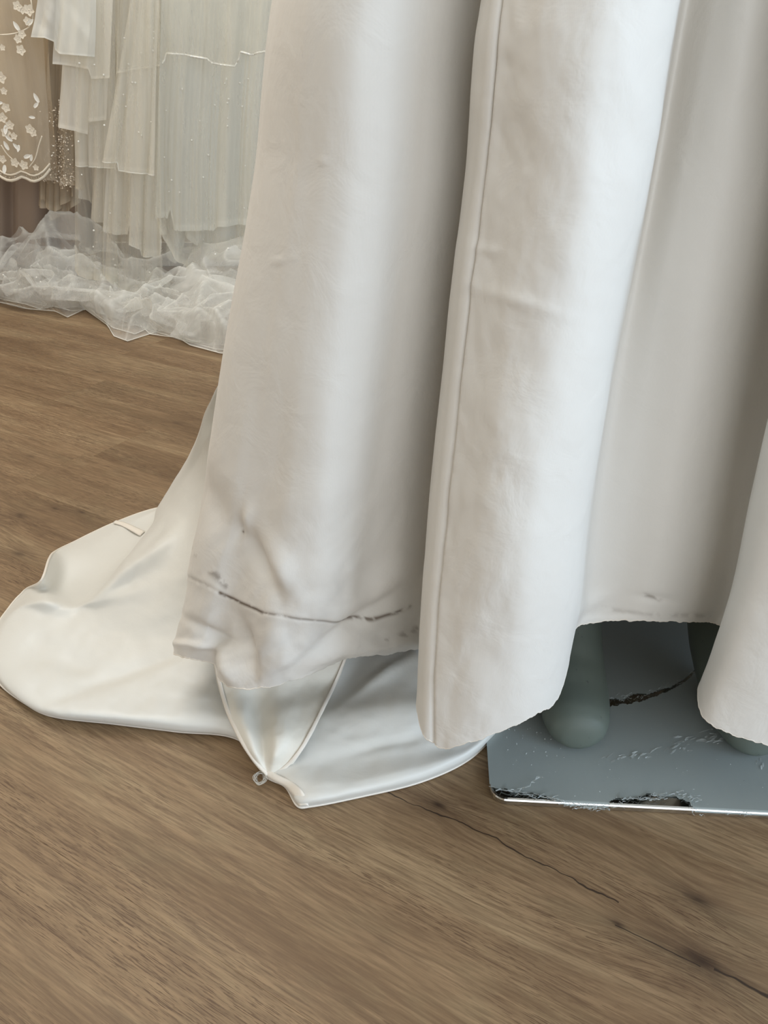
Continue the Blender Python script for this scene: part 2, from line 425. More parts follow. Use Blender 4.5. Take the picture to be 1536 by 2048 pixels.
VR = [-60, 350, 700, 1000, 1200]
def front(us, ys, hem):
    """one fold line: five (u, depth) at the rows VR and its hem point (u, v, y)"""
    return [P(u, v, y) for u, v, y in zip(us, VR, ys)] + [P(*hem)]
ZR = [.72, .52, .35, .23, .15]
def back(x0, y0, x1, y1, zh=.08):
    return [(x0 + (x1-x0)*k, y0 + (y1-y0)*k, z) for k, z in zip((0, .3, .55, .8, .93), ZR)] + [(x1, y1, zh)]
COLS = [
 # left fold (A): silhouette edge, front face, valley behind the seam fold
 (back(.02, .90, -.10, .84, .10), 6),
 (front((575, 528, 468, 420, 388), (.80, .77, .75, .73, .715), (375, 1285, .70)), 8),
 (front((568, 515, 449, 402, 365), (.755, .735, .715, .70, .69), (346, 1304, .672)), 14),     # edge
 (front((577, 527, 464, 419, 380), (.715, .70, .68, .668, .655), (358, 1314, .645)), 22),
 (front((600, 555, 500, 462, 422), (.675, .662, .650, .640, .635), (395, 1323, .632)), 22),
 (front((620, 580, 530, 492, 455), (.650, .638, .632, .632, .633), (428, 1330, .632)), 16),
 (front((632, 594, 546, 510, 474), (.638, .626, .622, .626, .626), (438, 1358, .618)), 22),
 (front((652, 616, 572, 540, 508), (.625, .614, .610, .613, .607), (470, 1374, .600)), 26),
 (front((690, 655, 615, 585, 560), (.608, .597, .594, .592, .588), (512, 1382, .585)), 36),
 (front((738, 706, 670, 644, 625), (.598, .588, .586, .585, .588), (580, 1365, .592)), 36),
 (front((795, 765, 730, 702, 688), (.603, .596, .598, .602, .610), (655, 1331, .618)), 30),
 (front((852, 818, 782, 752, 738), (.622, .620, .625, .632, .640), (715, 1312, .645)), 30),
 (front((912, 878, 838, 806, 790), (.648, .648, .650, .655, .660), (780, 1309, .682)), 22),
 (front((975, 940, 895, 862, 846), (.69, .69, .69, .69, .695), (838, 1297, .72)), 12),
 (front((992, 955, 912, 878, 864), (.690, .690, .695, .69, .685), (862, 1330, .69)), 8),
 # seam fold (B)
 (front((975, 931, 889, 858, 846), (.625, .62, .612, .600, .590), (836, 1395, .578)), 8),
 (front((980, 939, 897, 865, 849), (.600, .594, .586, .572, .562), (836, 1420, .548)), 14),
 (front((1006, 965, 921, 896, 876), (.584, .578, .570, .555, .545), (849, 1468, .532)), 30),
 (front((1035, 992, 946, 918, 902), (.576, .570, .561, .546, .536), (878, 1496, .522)), 30),
 (front((1120, 1068, 1018, 980, 962), (.551, .545, .537, .526, .519), (940, 1484, .514)), 30),
 (front((1220, 1165, 1108, 1062, 1040), (.539, .533, .527, .518, .512), (1010, 1459, .514)), 28),
 (front((1315, 1252, 1182, 1132, 1110), (.548, .543, .538, .531, .527), (1072, 1426, .526)), 22),
 (front((1362, 1292, 1222, 1172, 1146), (.566, .562, .558, .552, .548), (1109, 1404, .545)), 16),
 (front((1370, 1299, 1231, 1181, 1158), (.595, .590, .585, .580, .575), (1135, 1335, .566)), 10),
 (front((1372, 1301, 1234, 1184, 1162), (.640, .634, .622, .612, .603), (1144, 1272, .592)), 12),
 # recess (C)
 (front((1386, 1312, 1245, 1198, 1175), (.686, .678, .660, .645, .632), (1160, 1251, .618)), 14),
 (front((1446, 1370, 1304, 1252, 1226), (.662, .657, .650, .643, .638), (1205, 1243, .632)), 22),
 (front((1510, 1446, 1388, 1334, 1308), (.645, .643, .640, .636, .633), (1290, 1241, .632)), 24),
 (front((1585, 1522, 1466, 1412, 1388), (.66, .650, .648, .645, .642), (1375, 1245, .642)), 20),
 (front((1660, 1596, 1535, 1478, 1450), (.684, .680, .672, .662, .655), (1432, 1247, .658)), 12),
 (front((1700, 1630, 1570, 1512, 1476), (.688, .684, .674, .660, .648), (1446, 1262, .645)), 10),
 # right fold (D)
 (front((1705, 1632, 1564, 1502, 1458), (.625, .625, .622, .616, .610), (1412, 1340, .602)), 10),
 (front((1712, 1640, 1572, 1510, 1464), (.59, .588, .586, .580, .576), (1394, 1385, .566)), 16),
 (front((1740, 1670, 1602, 1540, 1492), (.565, .563, .56, .556, .551), (1408, 1436, .543)), 20),
 (front((1820, 1748, 1676, 1610, 1560), (.548, .547, .545, .541, .536), (1466, 1470, .528)), 22),
 (front((1920, 1845, 1770, 1700, 1648), (.54, .54, .538, .534, .529), (1550, 1494, .521)), 18),
 (front((2040, 1965, 1885, 1808, 1755), (.555, .552, .55, .547, .544), (1650, 1500, .536)), 12),
 (back(.52, .60, .52, .60, .10), 8), (back(.55, .66, .58, .66, .10), 8), (back(.58, .66, .64, .64, .10), 8), (back(.62, .74, .70, .74, .10), 8),
 (back(.60, .84, .66, .86, .10), 8), (back(.58, .95, .66, 1.0, .10), 8), (back(.48, 1.0, .52, 1.05, .10), 8), (back(.38, 1.10, .40, 1.18, .10), 8),
 (back(.28, 1.04, .27, 1.08, .10), 8), (back(.17, 1.08, .12, 1.14, .10), 8), (back(.10, .99, .02, 1.00, .10), 8),
]
for k in range(2, 15):                                     # ease the left fold's depth towards the top
    for r_, e in ((0, .62), (1, .66), (2, .74), (3, .9)):
        x_, y_, z_ = COLS[k][0][r_]; y2 = .625 + (y_ - .625)*e; q_ = y2/y_
        COLS[k][0][r_] = (x_*q_, y2, H + (z_ - H)*q_)
ctrl = np.array([c for c, _ in COLS]); subs = [s for _, s in COLS]           # (M, 6, 3)
# waist and bodice rows above the frame
M_ = len(ctrl); cx, cy = .31, .79
ringrows = []
for z, rx, ry, k in ((1.36, .115, .085, 0), (1.27, .155, .125, 0), (1.17, .125, .105, 0), (1.08, .118, .10, 0.0), (.93, .0, .0, .5)):
    row = []
    for c in ctrl:
        a = math.atan2(c[0][1] - cy, c[0][0] - cx)
        if k: row.append((cx + (c[0][0]-cx)*.72, cy + (c[0][1]-cy)*.74, z))
        else: row.append((cx + rx*math.cos(a), cy + ry*math.sin(a), z))
    ringrows.append(row)
ctrl = np.concatenate([np.array(ringrows).transpose(1, 0, 2), ctrl], axis=1)   # (M, 11, 3)
rows_sub = [4, 4, 4, 8, 10, 44, 44, 48, 70, 84]
tt_r = np.concatenate([[i + k / n for k in range(n)] for i, n in enumerate(rows_sub)] + [[len(rows_sub)]])
dense_r = spline(ctrl.transpose(1, 0, 2), tt_r)                                   # (R, M, 3)
tt_c = np.concatenate([[i + k / n for k in range(n)] for i, n in enumerate(subs)])
G = np.stack([spline(row, tt_c, closed=True) for row in dense_r])                 # (R, K, 3)
R_, K_ = G.shape[:2]
def project(G):
    x, y, z = G[..., 0], G[..., 1], G[..., 2] - H
    dz = y * cT - z * sT
    return 768 + F * x / dz, 1024 - F * (y * sT + z * cT) / dz
ci = tt_c[None, :]; ri = tt_r[:, None]
AN0 = 1.0; AN1 = 14.0
def cmask(a, b, s=.5): return np.clip((ci - a) / s, 0, 1) * np.clip((b - ci) / s, 0, 1)
N0 = normals(G)
N0 *= np.where((N0[..., 1] * (G[..., 1] - cy) + N0[..., 0] * (G[..., 0] - cx)).mean() < 0, -1, 1)
U0, V0 = project(G)
disp = np.zeros((R_, K_))
onA = cmask(1.5, 13.5); onB = cmask(15, 24); onC = cmask(24, 31); onD = cmask(31, 38)
wl = (U0 / 1000.0, V0 / 1000.0)
# soft wrinkles, stronger near the hem
near = np.clip((V0 - 850) / 450, 0, 1)
disp += .0008 * fbm(wl[0]*8, wl[1]*4, 3, 2)
disp += onA * near * .0032 * fbm(wl[0]*14 + wl[1]*5, wl[1]*11, 5, 3)
disp += onB * (.0011 * fbm(wl[0]*12, wl[1]*7, 9, 2) + .00012 * fbm(wl[0]*50, wl[1]*30, 10, 2))
disp += onD * .0008 * fbm(wl[0]*14, wl[1]*9, 12, 2)
def bumpat(u, v, ru, rv, amp, ang=0.0):
    c, s = math.cos(ang), math.sin(ang); a = (U0-u)*c + (V0-v)*s; b = -(U0-u)*s + (V0-v)*c
    return amp * np.exp(-(a/ru)**2 - (b/rv)**2)
# pulls, dents and the hem turn-up of the left fold
A_ = onA
disp += A_ * bumpat(492, 1050, 14, 34, 0.00675, .25) + A_ * bumpat(478, 1062, 12, 24, -0.00600, .3)
disp += A_ * bumpat(520, 1120, 18, 80, -0.00975, -.45) + A_ * bumpat(560, 1135, 26, 70, 0.00600, -.5)
disp += A_ * bumpat(430, 1020, 30, 110, -0.00600, -.5)
disp += A_ * bumpat(490, 1300, 16, 60, -0.01200, -.25) + A_ * bumpat(455, 1330, 14, 44, 0.00900, -.35)
disp += A_ * bumpat(420, 1265, 60, 10, -0.00600, .5) + A_ * bumpat(390, 1290, 60, 8, 0.00450, .1)
disp += A_ * bumpat(680, 1262, 120, 14, -0.01050, -.62) + A_ * bumpat(640, 1300, 110, 24, 0.00900, -.4)
disp += A_ * bumpat(770, 1285, 90, 16, 0.00900, -.2) + A_ * bumpat(760, 1170, 100, 26, 0.00600, -.6)
def polyd(pts):
    d = np.full(U0.shape, 1e9)
    for (a, b), (c, e) in zip(pts[:-1], pts[1:]):
        t = np.clip(((U0-a)*(c-a) + (V0-b)*(e-b)) / ((c-a)**2 + (e-b)**2), 0, 1)
        d = np.minimum(d, np.hypot(U0 - a - t*(c-a), V0 - b - t*(e-b)))
    return d
tuck = polyd([(372, 1152), (440, 1186), (480, 1205), (520, 1224), (600, 1236), (690, 1242), (760, 1234), (830, 1212)])
disp += A_ * (-.0008 * np.exp(-(tuck/3.5)**2) + .0009 * np.exp(-((tuck)/16)**2))
# seam of fold B: pressed strip, groove and fine puckers
seam_u = np.interp(V0, [-60, 0, 244, 537, 781, 1000, 1200, 1350, 1450], [1006, 1002, 980, 945, 916, 894, 876, 868, 866])
sd = U0 - seam_u
disp += onB * (-.0028 * np.exp(-(sd/3.4)**2) + .0014 * np.exp(-((sd+13)/8)**2))
disp += onB * np.exp(-((sd-26)/26)**2) * (.0010 * fbm(wl[0]*30, wl[1]*15, 21, 2)) + onB * np.exp(-((sd-70)/75)**2) * .0011 * fbm(wl[0]*17 + wl[1]*3, wl[1]*10, 23, 3)
disp += onB * bumpat(975, 500, 26, 10, .002, .15) + onB * bumpat(1030, 600, 90, 12, .0015, .3)
# little snags
for (u, v) in ((648, 326), (585, 512), (556, 522), (870, 640)): disp += A_ * bumpat(u, v, 11, 2.6, .0012, .1)
hem_row = np.clip((ri - 9.55) / .4, 0, 1)
disp += onC * bumpat(1310, 1196, 40, 9, -.002, .15) + onC * bumpat(1180, 1205, 40, 14, .003, -.5)
G = G + N0 * disp[..., None]
# a slightly ragged raw hem
rag = np.clip((ri - 9.8) / .2, 0, 1) * (.0012 * vnoise(U0 / 9.0, V0 / 9.0, 31) + .0006 * vnoise(U0 / 3.0, V0 / 3.0, 32))
G[..., 2] += rag
U1, V1 = U0, V0
# dirt with a shape of its own (scuff line along the old hem fold, specks), and a darker seam line
nz = fbm(U1/14.0, V1/14.0, 41, 4); nz2 = fbm(U1/40.0, V1/30.0, 44, 3)
dirt = np.zeros((R_, K_))
def stain(pts, wdt, amt, thr):
    return amt * np.exp(-(polyd(pts)/wdt)**2) * np.clip((nz + thr) * 1.5, 0, 1)
dirt = np.maximum(dirt, A_ * stain([(440, 1186), (480, 1205), (525, 1225)], 3.6, .95, .9))
dirt = np.maximum(dirt, A_ * stain([(525, 1225), (600, 1236), (690, 1243)], 2.6, .65, .6))
dirt = np.maximum(dirt, A_ * stain([(690, 1243), (740, 1238), (790, 1225), (820, 1212)], 3.6, .85, .7))
dirt = np.maximum(dirt, A_ * stain([(740, 1278), (790, 1268), (832, 1254)], 5, .45, .3))
dirt = np.maximum(dirt, A_ * stain([(385, 1088), (400, 1128), (428, 1150), (452, 1172)], 7, .55, .0))
dirt = np.maximum(dirt, A_ * stain([(372, 1152), (440, 1186)], 6, .25, .2))
dirt = np.maximum(dirt, A_ * .14 * np.clip((V1 - 1120)/160, 0, 1) * np.clip(nz2 + .3, 0, 1))
dirt = np.maximum(dirt, onC * stain([(1290, 1190), (1320, 1200)], 4, .5, .3))
dirt = np.maximum(dirt, onC * stain([(1200, 1215), (1300, 1228), (1430, 1232)], 5, .22, .3))
dirt = np.maximum(dirt, (onB) * .10 * np.exp(-((sd - 4)/5)**2) * np.clip(nz + .6, 0, 1))  # thin darker line beside the seam of fold B
dirt = np.maximum(dirt, A_ * .9 * np.exp(-np.hypot(U1 - 480, V1 - 1069)**2 / 6.0))
skirt = gchild(grid_obj('skirt', G, SATIN, None, True, {'dirt': dirt}, .0011))
hem_pts = G[-1]
hemj = list(range(0, K_))
hp = np.vstack([hem_pts[hemj], hem_pts[:1]]) + np.array([0, 0, .0006])
gchild(tube('hem', hp, .0008, HEM, None, 6))

# train: a sheet that runs from behind the left fold down onto the floor, inner row first, outer edge last
TC = [
 [(490,700,.378),(428,790,.33),(395,880,.215),(352,960,.105),(330,1003,.045),(324,1014,.02),(320,1018,.010),(316,1016,.004)],
 [(500,740,.352),(432,850,.27),(392,930,.175),(345,1000,.100),(306,1046,.055),(310,1036,.012),(262,1044,.009),(228,1046,.003)],
 [(505,820,.30),(440,930,.21),(385,1005,.135),(330,1055,.098),(266,1100,.074),(272,1086,.012),(195,1085,.010),(148,1084,.003)],
 [(510,900,.25),(440,1000,.18),(375,1065,.115),(300,1105,.098),(228,1150,.067),(226,1132,.012),(150,1118,.012),(113,1101,.020)],
 [(510,970,.215),(430,1070,.15),(355,1125,.095),(270,1160,.070),(196,1190,.051),(190,1174,.010),(130,1158,.005),(98,1117,.046)],
 [(510,1030,.18),(420,1110,.125),(335,1165,.08),(250,1190,.060),(178,1207,.041),(162,1196,.012),(116,1184,.007),(82,1160,.046)],
 [(510,1060,.20),(410,1150,.105),(320,1200,.065),(230,1217,.045),(165,1218,.032),(125,1216,.034),(86,1200,.040),(48,1182,.004)],
 [(515,1100,.18),(405,1190,.085),(300,1235,.050),(210,1243,.034),(150,1240,.027),(95,1235,.026),(40,1220,.022),(0,1240,.003)],
 [(520,1150,.15),(400,1230,.065),(290,1265,.038),(190,1272,.026),(110,1270,.022),(50,1268,.020),(5,1268,.014),(-16,1274,.003)],
 [(530,1190,.12),(395,1265,.050),(285,1295,.030),(180,1310,.022),(90,1310,.020),(30,1312,.018),(-8,1318,.012),(-20,1320,.003)],
 [(540,1220,.10),(390,1290,.042),(285,1325,.027),(180,1345,.021),(100,1352,.021),(40,1358,.020),(8,1362,.013),(0,1367,.003)],
 [(550,1240,.09),(395,1310,.038),(295,1350,.026),(210,1378,.022),(140,1396,.023),(85,1408,.020),(60,1412,.012),(54,1408,.003)],
 [(560,1250,.085),(405,1330,.034),(310,1372,.025),(240,1402,.023),(175,1420,.024),(125,1428,.019),(104,1431,.011),(98,1430,.003)],
 [(570,1260,.08),(425,1345,.031),(350,1390,.025),(295,1418,.024),(255,1434,.023),(240,1443,.017),(234,1447,.010),(230,1447,.003)],
 [(590,1270,.075),(460,1360,.030),(410,1402,.026),(380,1430,.025),(365,1446,.022),(358,1456,.016),(354,1461,.010),(351,1462,.003)],
 [(610,1280,.07),(510,1370,.029),(488,1410,.026),(480,1442,.025),(476,1458,.021),(476,1470,.016),(477,1477,.010),(478,1479,.003)],
 [(630,1280,.07),(548,1380,.028),(530,1430,.026),(520,1480,.024),(520,1510,.019),(524,1532,.012),(529,1546,.006),(533,1553,.002)],
 [(660,1290,.065),(600,1380,.030),(580,1430,.030),(568,1480,.024),(565,1520,.018),(566,1550,.013),(568,1566,.008),(570,1572,.002)],
 [(700,1255,.055),(660,1380,.032),(640,1430,.034),(622,1480,.026),(608,1530,.018),(600,1575,.016),(598,1600,.012),(598,1613,.002)],
 [(740,1235,.050),(700,1375,.032),(685,1428,.036),(668,1480,.026),(648,1530,.017),(632,1575,.018),(624,1600,.014),(622,1612,.002)],
 [(790,1235,.050),(770,1370,.033),(760,1420,.038),(752,1470,.027),(744,1520,.017),(732,1560,.019),(726,1580,.014),(724,1592,.002)],
 [(850,1235,.050),(850,1360,.034),(850,1410,.038),(850,1455,.028),(850,1500,.019),(846,1535,.019),(843,1553,.013),(842,1563,.002)],
 [(910,1230,.050),(930,1350,.034),(935,1395,.036),(938,1440,.028),(938,1480,.020),(934,1505,.018),(932,1516,.012),(931,1523,.002)],
 [(960,1225,.050),(985,1320,.034),(1000,1360,.034),(1005,1400,.028),(1002,1435,.021),(994,1458,.017),(988,1468,.011),(985,1475,.002)],
 [(1000,1250,.06),(1030,1290,.034),(1045,1320,.032),(1050,1350,.026),(1045,1385,.020),(1036,1405,.016),(1030,1416,.013),(1028,1424,.0125)],
]
ct = [[Q(*p) for p in col] for col in TC]
for k, col in enumerate(ct):                            # the inner end joins the skirt behind the left fold
    q0 = col[0]
    col.insert(0, (-.02 + .012*k, .83 - .006*k, .50 - .055*k) if k < 7 else (q0[0] + .03, q0[1] + .03, q0[2] + .004))
ct.insert(0, [(.06, .98, .52), (0, 1.0, .42), (-.06, 1.04, .32), (-.11, 1.07, .21), (-.17, 1.10, .12), (-.22, 1.13, .05), (-.245, 1.15, .02), (-.26, 1.16, .01), (-.27, 1.17, .003)])
ct = np.array(ct)                               # (M, 8, 3)
tr_ = np.concatenate([[i + k / n for k in range(n)] for i, n in enumerate([12, 18, 22, 24, 24, 24, 16, 12])] + [[8]])
dr = spline(ct.transpose(1, 0, 2), tr_)
tc = np.concatenate([[i + k / 12 for k in range(12)] for i in range(len(TC))] + [[len(TC)]])
TG = np.stack([spline(row, tc) for row in dr])
u_, v_ = project(TG)
TG[..., 2] += .0016 * fbm(u_/70, v_/60, 61, 3) * np.clip((TG[..., 2] - .002)/.02, 0, 1)
def tb(u, v, ru, rv, amp, ang=0.0):
    c, s = math.cos(ang), math.sin(ang); a = (u_-u)*c + (v_-v)*s; b = -(u_-u)*s + (v_-v)*c
    return amp * np.exp(-(a/ru)**2 - (b/rv)**2)
TG[..., 2] += tb(250, 1345, 130, 16, -.006, -.35) + tb(150, 1325, 70, 22, -.004, .3) + tb(70, 1290, 34, 44, -.004)
TG[..., 2] += tb(770, 1350, 70, 10, .005, -.6) + tb(700, 1345, 26, 60, -.004, .6) + tb(800, 1480, 120, 14, -.004, -.25)
TG[..., 2] = np.maximum(TG[..., 2], .0015)
train = gchild(grid_obj('train', TG, SATIN_TRAIN, None, False, None, .0012))
# seam end tape on the back flap of the train
# rolled hem along the train's outer edge
eo = TG[-1, :, :]
gchild(tube('train_hem', np.maximum(eo, [[-9, -9, .0016]]), .0016, HEM, None, 6))
def strip(name, L, Rr, mat, n=40, lift=.001, thick=.0012):
    a = spline(np.array([Q(*p) for p in L]), np.linspace(0, len(L) - 1, n)); b = spline(np.array([Q(*p) for p in Rr]), np.linspace(0, len(Rr) - 1, n))
    k = np.linspace(0, 1, 5)[:, None, None]
    Gs = a[None]*(1-k) + b[None]*k
    Gs[..., 2] += lift * np.array([0, 1, 1.25, 1, 0])[:, None]
    return gchild(grid_obj(name, Gs, mat, None, False, None, thick))
strip('seam_tape', [(233, 1041, .0075), (252, 1046, .011), (290, 1063, .013)], [(226, 1046, .0075), (246, 1053, .011), (280, 1072, .013)], HEM, 20, .0006)

# lining flap that hangs out from under the left fold, with its bound edges
LC = [
 [(425,1320,.075),(437,1375,.044),(452,1425,.038),(470,1465,.034),(492,1503,.026),(512,1530,.016),(533,1551,.008)],
 [(470,1320,.078),(478,1380,.050),(488,1430,.046),(500,1470,.042),(510,1505,.032),(522,1530,.018),(535,1552,.008)],
 [(520,1320,.078),(512,1385,.044),(518,1435,.036),(524,1475,.032),(528,1510,.024),(532,1534,.015),(538,1553,.008)],
 [(570,1315,.078),(560,1385,.050),(555,1435,.048),(552,1475,.044),(550,1510,.034),(545,1534,.018),(541,1553,.008)],
 [(640,1310,.075),(620,1370,.048),(605,1420,.046),(592,1465,.042),(575,1503,.032),(558,1532,.018),(545,1553,.008)],
 [(700,1300,.072),(676,1362,.044),(652,1412,.046),(628,1462,.040),(604,1503,.030),(577,1534,.016),(549,1552,.008)],
]
cl = np.array([[Q(*p) for p in c] for c in LC])
dl = spline(cl.transpose(1, 0, 2), np.linspace(0, 6, 70))
LG = np.stack([spline(row, np.linspace(0, 5, 60)) for row in dl])
ul, vl = project(LG); LG[..., 2] += .0012 * fbm(ul/30, vl/45, 71, 3)
gchild(grid_obj('lining_flap', LG, LINING, None, False, None, .001))
strip('lining_binding', [(426,1322,.077),(438,1377,.0455),(453,1427,.039),(471,1467,.0355),(493,1505,.028),(513,1531,.0175),(533,1552,.0095)],
                        [(433,1322,.0775),(446,1377,.047),(462,1427,.041),(480,1466,.0375),(502,1502,.030),(519,1527,.0190),(538,1547,.0105)], HEM, 60, .0005, .0008)
strip('lining_binding', [(699,1301,.074),(675,1362,.046),(651,1412,.048),(627,1462,.042),(603,1503,.032),(576,1534,.0175),(548,1553,.0095)],
                        [(694,1301,.074),(669,1361,.0475),(645,1410,.049),(620,1459,.043),(597,1499,.0335),(571,1529,.0190),(544,1547,.0105)], HEM, 60, .0005, .0008)
strip('hem_facing', [(528,1549,.008),(548,1562,.009),(570,1574,.009),(586,1592,.010),(598,1613,.006)],
                    [(540,1542,.012),(560,1552,.013),(585,1564,.015),(606,1583,.018),(618,1612,.008)], HEM, 40, .0015)
# the loop of clear nylon thread at the flap's tip
ths = []
random.seed(5)
for k in range(9):
    pts = []
    a0 = random.uniform(0, 6.28); rr = random.uniform(.55, 1.0)
    for i in range(26):
        q = a0 + i / 25 * 2 * math.pi * (1.15)
        u = 520 + 13 * rr * math.cos(q) * (1 if k % 2 else .8) + 2 * math.sin(3*q + k) ; v = 1556 + 15 * rr * math.sin(q)
        pts.append(Q(u + 4 * math.sin(q) * -.4, v, .003 + .004 * (1 + math.sin(q * 2 + k))))
    ths.append(tube_mesh('th', pts, .00026, 5))
bm = bmesh.new()
for m in ths: bm.from_mesh(m); bpy.data.meshes.remove(m)
o = bm_obj('thread_loop', bm, CLEAR, None, True); gchild(o); o['kind'] = 'stuff'

# ------------------------------------------------------------------ mannequin on its plate
PT = .009                                                   # top of the plate
man = thing('mannequin', 'grey-green shop mannequin under the satin gown, standing on a film-covered chrome plate', 'mannequin', (.31, .75, 0))
def mchild(o):
    o.parent = man; o.location = (-man.location[0], -man.location[1], 0); return o
def loft(bm, rings, seg=28):
    """rings: centre, axis-a vector, axis-b vector (both with their lengths)"""
    prev = None
    first = None
    for c, a, b in rings:
        c, a, b = Vector(c), Vector(a), Vector(b)
        vs = [bm.verts.new(c + a*math.cos(2*math.pi*k/seg) + b*math.sin(2*math.pi*k/seg)) for k in range(seg)]
        if prev:
            for k in range(seg): bm.faces.new((prev[k], prev[(k+1) % seg], vs[(k+1) % seg], vs[k]))
        else: first = vs
        prev = vs
    bm.faces.new(first[::-1]); bm.faces.new(prev)
bm = bmesh.new()
def leg(bm, fx, fy, hx, s, yaw):
    def at(dx, dy, z):
        c, q = math.cos(yaw), math.sin(yaw); return (fx + dx*c - dy*q, fy + dx*q + dy*c, PT + z)
    cyw, syw = math.cos(yaw), math.sin(yaw)
    ax = (cyw, syw, 0)
    def ring(dx, dy, z, w, h, tilt):
        # ring across the foot: width along ax, height along a direction tilted back towards the leg
        up = (syw*math.sin(tilt), -cyw*math.sin(tilt), math.cos(tilt))
        return (at(dx, dy, z), tuple(w*k for k in ax), tuple(h*k for k in up))
    R = [ring(0, .004, .020, .006, .006, 0), ring(0, .006, .023, .018, .015, 0), ring(0, .014, .026, .030, .0225, .05), ring(0, .030, .0285, .0365, .0275, .1), ring(0, .06, .031, .0395, .031, .2),
         ring(0, .10, .040, .0385, .037, .45), ring(0, .135, .056, .037, .046, .8), ring(0, .168, .085, .036, .052, 1.15), ring(0, .18, .13, .034, .05, 1.45),
         ring(0, .188, .19, .037, .046, 1.57), ring(0, .198, .30, .047, .052, 1.57), ring(0, .198, .40, .046, .050, 1.57), ring(s*.01, .194, .48, .049, .050, 1.57)]
    R += [((fx + s*.02*0 + (hx-fx)*k, fy + .194 + .018*k, PT + .48 + .36*k), (.055 + .03*k, 0, 0), (0, -.051 - .018*k, 0)) for k in (.35, .7, 1.0)]
    loft(bm, R)
leg(bm, .206, .584, .235, -1, -.11); leg(bm, .396, .574, .385, 1, -.03)
loft(bm, [((.31, .80, .80 + PT), (.02, 0, 0), (0, .02, 0)), ((.31, .80, .82), (.14, 0, 0), (0, .075, 0)), ((.31, .80, .90), (.15, 0, 0), (0, .085, 0)), ((.31, .78, 1.0), (.13, 0, 0), (0, .088, 0)),
          ((.31, .785, 1.08), (.104, 0, 0), (0, .08, 0)), ((.31, .785, 1.18), (.115, 0, 0), (0, .09, 0)), ((.31, .782, 1.27), (.14, 0, 0), (0, .11, 0)), ((.31, .79, 1.38), (.15, 0, 0), (0, .075, 0)),
          ((.31, .80, 1.43), (.13, 0, 0), (0, .06, 0)), ((.31, .80, 1.455), (.055, 0, 0), (0, .05, 0)), ((.31, .795, 1.53), (.047, 0, 0), (0, .047, 0)), ((.31, .79, 1.545), (.04, 0, 0), (0, .04, 0))])
body = mchild(bm_obj('body', bm, MANN, None, True))
rm = body.modifiers.new('one_surface', 'REMESH'); rm.mode = 'VOXEL'; rm.voxel_size = .0042; rm.use_smooth_shade = True
sm = body.modifiers.new('soften', 'SMOOTH'); sm.factor = .5; sm.iterations = 6

# plate: rounded square slab of chrome, edges traced on the floor
c0 = np.array(Q(981, 1604, .004)[:2]); c1 = np.array(Q(1536, 1633, .004)[:2])
ex = (c1 - c0) / np.linalg.norm(c1 - c0); ey = np.array([-ex[1], ex[0]]); SZ = .37
def plate_xy(a, b): return c0 + ex*a + ey*b
def rounded(inset, rad, n=8):
    pts = []
    for (cxx, cyy, a0) in ((SZ - rad, rad, -90), (SZ - rad, SZ - rad, 0), (rad, SZ - rad, 90), (rad, rad, 180)):
        for k in range(n + 1):
            a = math.radians(a0 + 90*k/n); pts.append(plate_xy(cxx + (rad-inset)*math.cos(a), cyy + (rad-inset)*math.sin(a)))
    return pts
bm = bmesh.new(); rings = []
for ins, z in ((.0012, .0005), (0, .0018), (0, PT - .0022), (.0008, PT - .0007), (.0025, PT)):
    rings.append([bm.verts.new((x, y, z)) for x, y in rounded(ins, .017)])
for a, b in zip(rings[:-1], rings[1:]):
    for k in range(len(a)): bm.faces.new((a[k], a[(k+1) % len(a)], b[(k+1) % len(a)], b[k]))
bm.faces.new(rings[0][::-1]); bm.faces.new(rings[-1])
base = mchild(bm_obj('base_plate', bm, CHROME, None, False)); 
